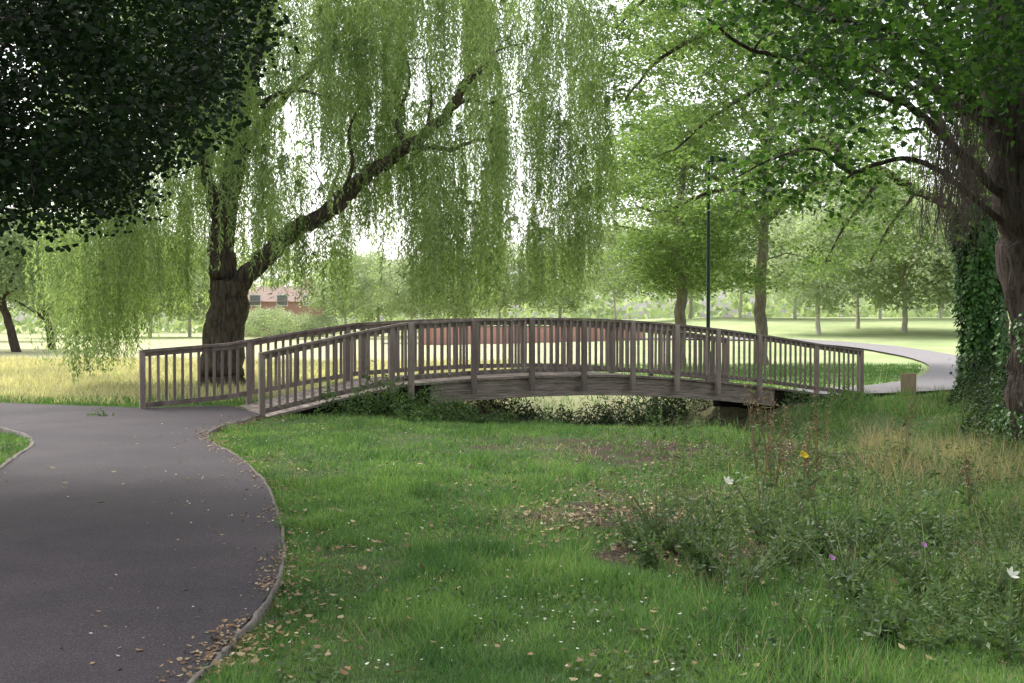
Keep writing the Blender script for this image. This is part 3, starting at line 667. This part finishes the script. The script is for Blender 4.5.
B1=bough([b+[-.1,0,3.4],W(960,215,32),W(915,192,31.5),W(880,170,31),W(852,172,30.8),W(825,138,30.5),W(800,150,30.3),W(770,172,30),W(735,186,30),W(700,196,30),W(665,212,30),W(640,208,30)],10,48)
B2=bough([b+[-.3,0,5.2],W(930,110,31.5),W(880,72,31),W(830,62,30),W(775,80,29.5),W(720,112,29),W(675,150,29)],8,46)
B3=bough([b+[-.3,0,6.2],W(930,50,31),W(860,12,30),W(790,8,29.5),W(720,28,29),W(660,60,28.7),W(625,100,28.5)],8,60)
B4=bough([b+[-.4,0,7.5],W(920,0,31),W(840,-50,30),W(750,-55,29),W(670,-20,28.5),W(615,30,28)],8,70)
B5=bough([W(880,170,31),W(868,195,30.6),W(845,225,30.3),W(825,262,30)],3,18,(.4,.5,.3))
B6=bough([W(915,192,31.5),W(890,225,31),W(870,262,30.5)],3,12,(.4,.5,.3))
A=np.vstack([q[1] for q in (B1,B2,B3,B4,B5,B6)]+[crown_pts(120,620,900,-160,90,30,4,71,thr=.42,scale=50)])
limbs=[([b,b+[0,0,2],b+[-.3,0,5],b+[-.6,0,8],b+[-.5,0,12]],.34,.15,12,.1),
 (B1[0],.14,.03,8,.1),(B2[0],.13,.03,8,.1),(B3[0],.13,.03,8,.1),(B4[0],.12,.02,8,.1),(B5[0],.06,.02,7,.1),(B6[0],.06,.02,7,.1)]
tree("park_tree",b,limbs,A,cluster_leaves(A,100,.42,.22,.13,.5,T_RH,-.4,.5,.4),L_mid,M_bark2,"tree with long sweeping boughs beyond the bridge",group="park trees beyond the footbridge",maxr=.035)
# ---------------------------------------------------------------- far trees
def far_variant(H,R,mat,bark,leaf,lowz=.28,tr=.05,n=150):
    A=[]
    while len(A)<n:
        p=rng.uniform(-1,1,3)
        if (p**2).sum()>1: continue
        if vn(p[0]*3,p[2]*3+p[1]*2,1.0,int(H))<.3: continue
        z=H*(lowz+1)/2+p[2]*H*(1-lowz)/2
        A.append((p[0]*R,p[1]*R,z))
    A=np.array(A)
    limbs=[([(0,0,-.3),(0.1,0,H*.25),(-.1,.1,H*.5),(.1,0,H*.9)],R*tr,.05,8,.1),([(0,0,H*.28),(R*.3,0,H*.45),(R*.6,.1,H*.6)],R*.03,.03,6,.1),([(0,0,H*.25),(-R*.3,0.3,H*.42),(-R*.6,.1,H*.55)],R*.03,.03,6,.1)]
    tb=grow([([np.array(p,float) for p in l[0]],*l[1:]) for l in limbs],A,maxr=.08,sides=4)
    P,D,S,l,w=cluster_leaves(A,65,R*.13,.6,leaf,.6)
    return tb.mesh("trunk",bark), leafmesh("crown",P,D,S,l,w,mat)
M_barkfar=solid("haze_tinted_pale_bark",(.42,.4,.34),(.58,.54,.47),3.0,(2,2,.6),.95,.3,dist=.05)  # pale trunks, colour lifted further to imitate distance haze
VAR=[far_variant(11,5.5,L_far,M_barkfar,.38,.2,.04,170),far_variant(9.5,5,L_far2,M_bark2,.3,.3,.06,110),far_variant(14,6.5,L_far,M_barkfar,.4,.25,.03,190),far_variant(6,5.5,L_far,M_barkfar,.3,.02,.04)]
def far_tree(x,y,v,s,label,grp="distant trees across the park",name="distant_tree",tilt=0):
    e=empty(name,(x,y,float(hs(x,y)))); tag(e,label,"tree",group=grp); a=rng.random()*6.28
    for nme,me in zip(("trunk","crown"),VAR[v]):
        o=bpy.data.objects.new(nme,me); link(o); o.parent=e
    e.scale=(s,s,s*rng.uniform(.85,1.15)); e.rotation_euler=(0,tilt,a if not tilt else 0); return e
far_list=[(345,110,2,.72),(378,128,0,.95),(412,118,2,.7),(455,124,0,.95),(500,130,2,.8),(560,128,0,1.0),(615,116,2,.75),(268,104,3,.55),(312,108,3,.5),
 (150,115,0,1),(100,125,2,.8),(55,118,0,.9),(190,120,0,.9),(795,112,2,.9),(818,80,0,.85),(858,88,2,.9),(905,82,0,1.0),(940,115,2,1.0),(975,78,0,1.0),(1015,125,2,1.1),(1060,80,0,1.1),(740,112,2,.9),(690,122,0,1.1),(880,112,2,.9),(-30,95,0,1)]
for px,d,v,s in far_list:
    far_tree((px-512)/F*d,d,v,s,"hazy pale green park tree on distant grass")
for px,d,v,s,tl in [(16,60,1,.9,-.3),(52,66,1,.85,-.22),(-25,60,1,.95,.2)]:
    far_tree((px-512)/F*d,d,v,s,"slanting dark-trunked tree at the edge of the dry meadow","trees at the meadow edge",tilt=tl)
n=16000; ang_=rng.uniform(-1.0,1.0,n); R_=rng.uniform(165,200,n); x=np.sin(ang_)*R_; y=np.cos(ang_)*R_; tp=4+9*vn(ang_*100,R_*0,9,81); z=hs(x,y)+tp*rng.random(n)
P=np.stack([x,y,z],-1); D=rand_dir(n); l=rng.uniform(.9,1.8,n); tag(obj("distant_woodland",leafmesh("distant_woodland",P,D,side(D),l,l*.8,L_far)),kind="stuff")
# ---------------------------------------------------------------- lamp post
lp=np.array([5.35,30.0,float(hs(5.35,30.0))])
e=empty("lamp_post",tuple(lp)); tag(e,"slim dark green park lamp post with side-mounted lantern","street lamp")
tb=Tubes(); tb.add([(0,0,-.1),(0,0,.9),(0,0,.92),(0,0,1.0),(0,0,6.1)],[.085,.085,.07,.055,.04],12); obj("pole",tb.mesh("pole",M_green_paint),parent=e)
tb=Tubes(); tb.add([(0,0,5.95),(.12,0,6.05),(.25,0,6.06)],[.025,.025,.025],8); obj("bracket",tb.mesh("bracket",M_green_paint),parent=e)
def tapered(name,L,w0,w1,h0,h1,mat):
    V=[(0,-w0,0),(0,w0,0),(0,w0,h0),(0,-w0,h0),(L,-w1,0),(L,w1,0),(L,w1,h1),(L,-w1,h1)]
    f=[(0,1,2,3),(4,7,6,5),(0,4,5,1),(1,5,6,2),(2,6,7,3),(3,7,4,0)]
    me=bpy.data.meshes.new(name); me.from_pydata(V,[],f); bm=bmesh.new(); bm.from_mesh(me); bmesh.ops.recalc_face_normals(bm,faces=bm.faces); bmesh.ops.bevel(bm,geom=bm.edges[:],offset=.02,segments=2,affect='EDGES'); bm.to_mesh(me); bm.free(); me.materials.append(mat); return me
hd=obj("lamp_head",tapered("lamp_head",.5,.12,.09,.16,.08,M_green_paint),(.02,0,6.08),e)
obj("lens",tapered("lens",.36,.09,.07,.05,.05,M_glass_lamp),(.08,0,-.045),hd)
# ---------------------------------------------------------------- timber marker
x,y=9.2,25.6; z=float(h(x,y))
e=empty("timber_marker",(x,y,z)); tag(e,"short pale timber marker post with sloping top beside path","marker post")
V=[(-.09,-.08,-.1),(.09,-.08,-.1),(.09,.08,-.1),(-.09,.08,-.1),(-.09,-.08,.42),(.09,-.08,.42),(.09,.08,.55),(-.09,.08,.55)]
M_pale=solid("pale_timber",(.3,.22,.14),(.52,.4,.27),5,(1,1,.3),.85,.3)
me=bpy.data.meshes.new("post"); me.from_pydata(V,[],[(0,3,2,1),(4,5,6,7),(0,1,5,4),(1,2,6,5),(2,3,7,6),(3,0,4,7)]); me.materials.append(M_pale)
obj("post",me,parent=e)
obj("panel",boxmesh("panel",.36,.035,.05,.58,M_pale,.008),(0,-.1,0),e)
# ---------------------------------------------------------------- houses & wall
def house(px,d,w,dp,hh,rh,rot,label,floors=2):
    x=(px-512)/F*d; e=empty("brick_house",(x,d,float(hs(x,d))-.1)); tag(e,label,"house"); e.rotation_euler=(0,0,rot)
    obj("wall",boxmesh("wall",w,dp,0,hh,M_brick,.01),parent=e)
    o=.35; V=[(-w/2-o,-dp/2-o,hh),(w/2+o,-dp/2-o,hh),(w/2+o,dp/2+o,hh),(-w/2-o,dp/2+o,hh),(-w/2-o,0,hh+rh),(w/2+o,0,hh+rh)]
    me=bpy.data.meshes.new("roof"); me.from_pydata([(a,b,c+.004) for a,b,c in V],[],[(0,1,5,4),(2,3,4,5),(0,4,3),(1,2,5),(0,3,2,1)]); me.materials.append(M_roof)
    r=obj("roof",me,parent=e); obj("chimney",boxmesh("chimney",.8,.6,hh+rh*.4,hh+rh+.9,M_brick,.02),(w*.3,0.2,0),r)
    n=int(w//2.4); fr=boxmesh("frame",1.3,.08,0,1.3,M_white,.01); gl=boxmesh("window",1.1,.1,.1,1.2,M_window,.005)
    for f in range(floors):
        for k in range(n):
            xx=-w/2+(k+.5)*w/n
            if f==0 and k==n//2:
                obj("door",boxmesh("door",1.0,.1,0,2.1,M_green_paint,.01),(xx,-dp/2-.04,0),e); continue
            g=obj("window",gl,(xx,-dp/2-.05,.9+2.6*f),e); obj("frame",fr,(0,.02,0),g)
house(284,128,9,7,4.0,1.8,.15,"red brick house with white windows seen past the willow")
x0,x1,yy=-6.0,9.0,78.0
e=empty("brick_wall",((x0+x1)/2,yy,0)); tag(e,"long low red brick boundary wall across the park","wall")
obj("panel",boxmesh("panel",x1-x0,.24,-.2,1.25,M_brick,.01),parent=e)
obj("coping",boxmesh("coping",x1-x0+.1,.34,1.253,1.33,M_conc,.01),parent=e)
for k in range(6): obj("pier",boxmesh("pier",.45,.42,-.2,1.5,M_brick,.01),(-(x1-x0)/2+k*(x1-x0)/5,-.02,0),e)
# ---------------------------------------------------------------- light, world, camera
SE,SR=math.radians(52),math.radians(-35)
w=bpy.data.worlds.new("World"); scene.world=w; w.use_nodes=True; nt=w.node_tree; nt.nodes.clear()
sky=nt.nodes.new("ShaderNodeTexSky"); sky.sky_type='NISHITA'; sky.sun_disc=False; sky.sun_elevation=SE; sky.sun_rotation=SR
sky.dust_density=4; sky.air_density=1.0; sky.ozone_density=1
hsv=nt.nodes.new("ShaderNodeHueSaturation"); hsv.inputs["Saturation"].default_value=.25; hsv.inputs["Value"].default_value=2.6
bg=nt.nodes.new("ShaderNodeBackground"); bg.inputs[1].default_value=.15
ow=nt.nodes.new("ShaderNodeOutputWorld"); nt.links.new(sky.outputs[0],hsv.inputs["Color"]); nt.links.new(hsv.outputs[0],bg.inputs[0]); nt.links.new(bg.outputs[0],ow.inputs[0])
sl=bpy.data.lights.new("sun","SUN"); sl.energy=2.4; sl.angle=math.radians(16); sl.color=(1,.96,.9)
so=bpy.data.objects.new("sun",sl); so.rotation_mode='XYZ'; so.rotation_euler=(-(math.pi/2-SE),0,-SR); link(so)
cam=bpy.data.cameras.new("camera"); cam.sensor_width=36; cam.lens=36*F/1024; cam.clip_end=3000; cam.clip_start=.1
co=bpy.data.objects.new("camera",cam); co.location=(0,0,CAMH); co.rotation_euler=(math.radians(90-math.degrees(math.atan(19.5/F))),0,0); link(co); scene.camera=co
scene.view_settings.view_transform='Standard'; scene.view_settings.look='None'; scene.view_settings.exposure=0
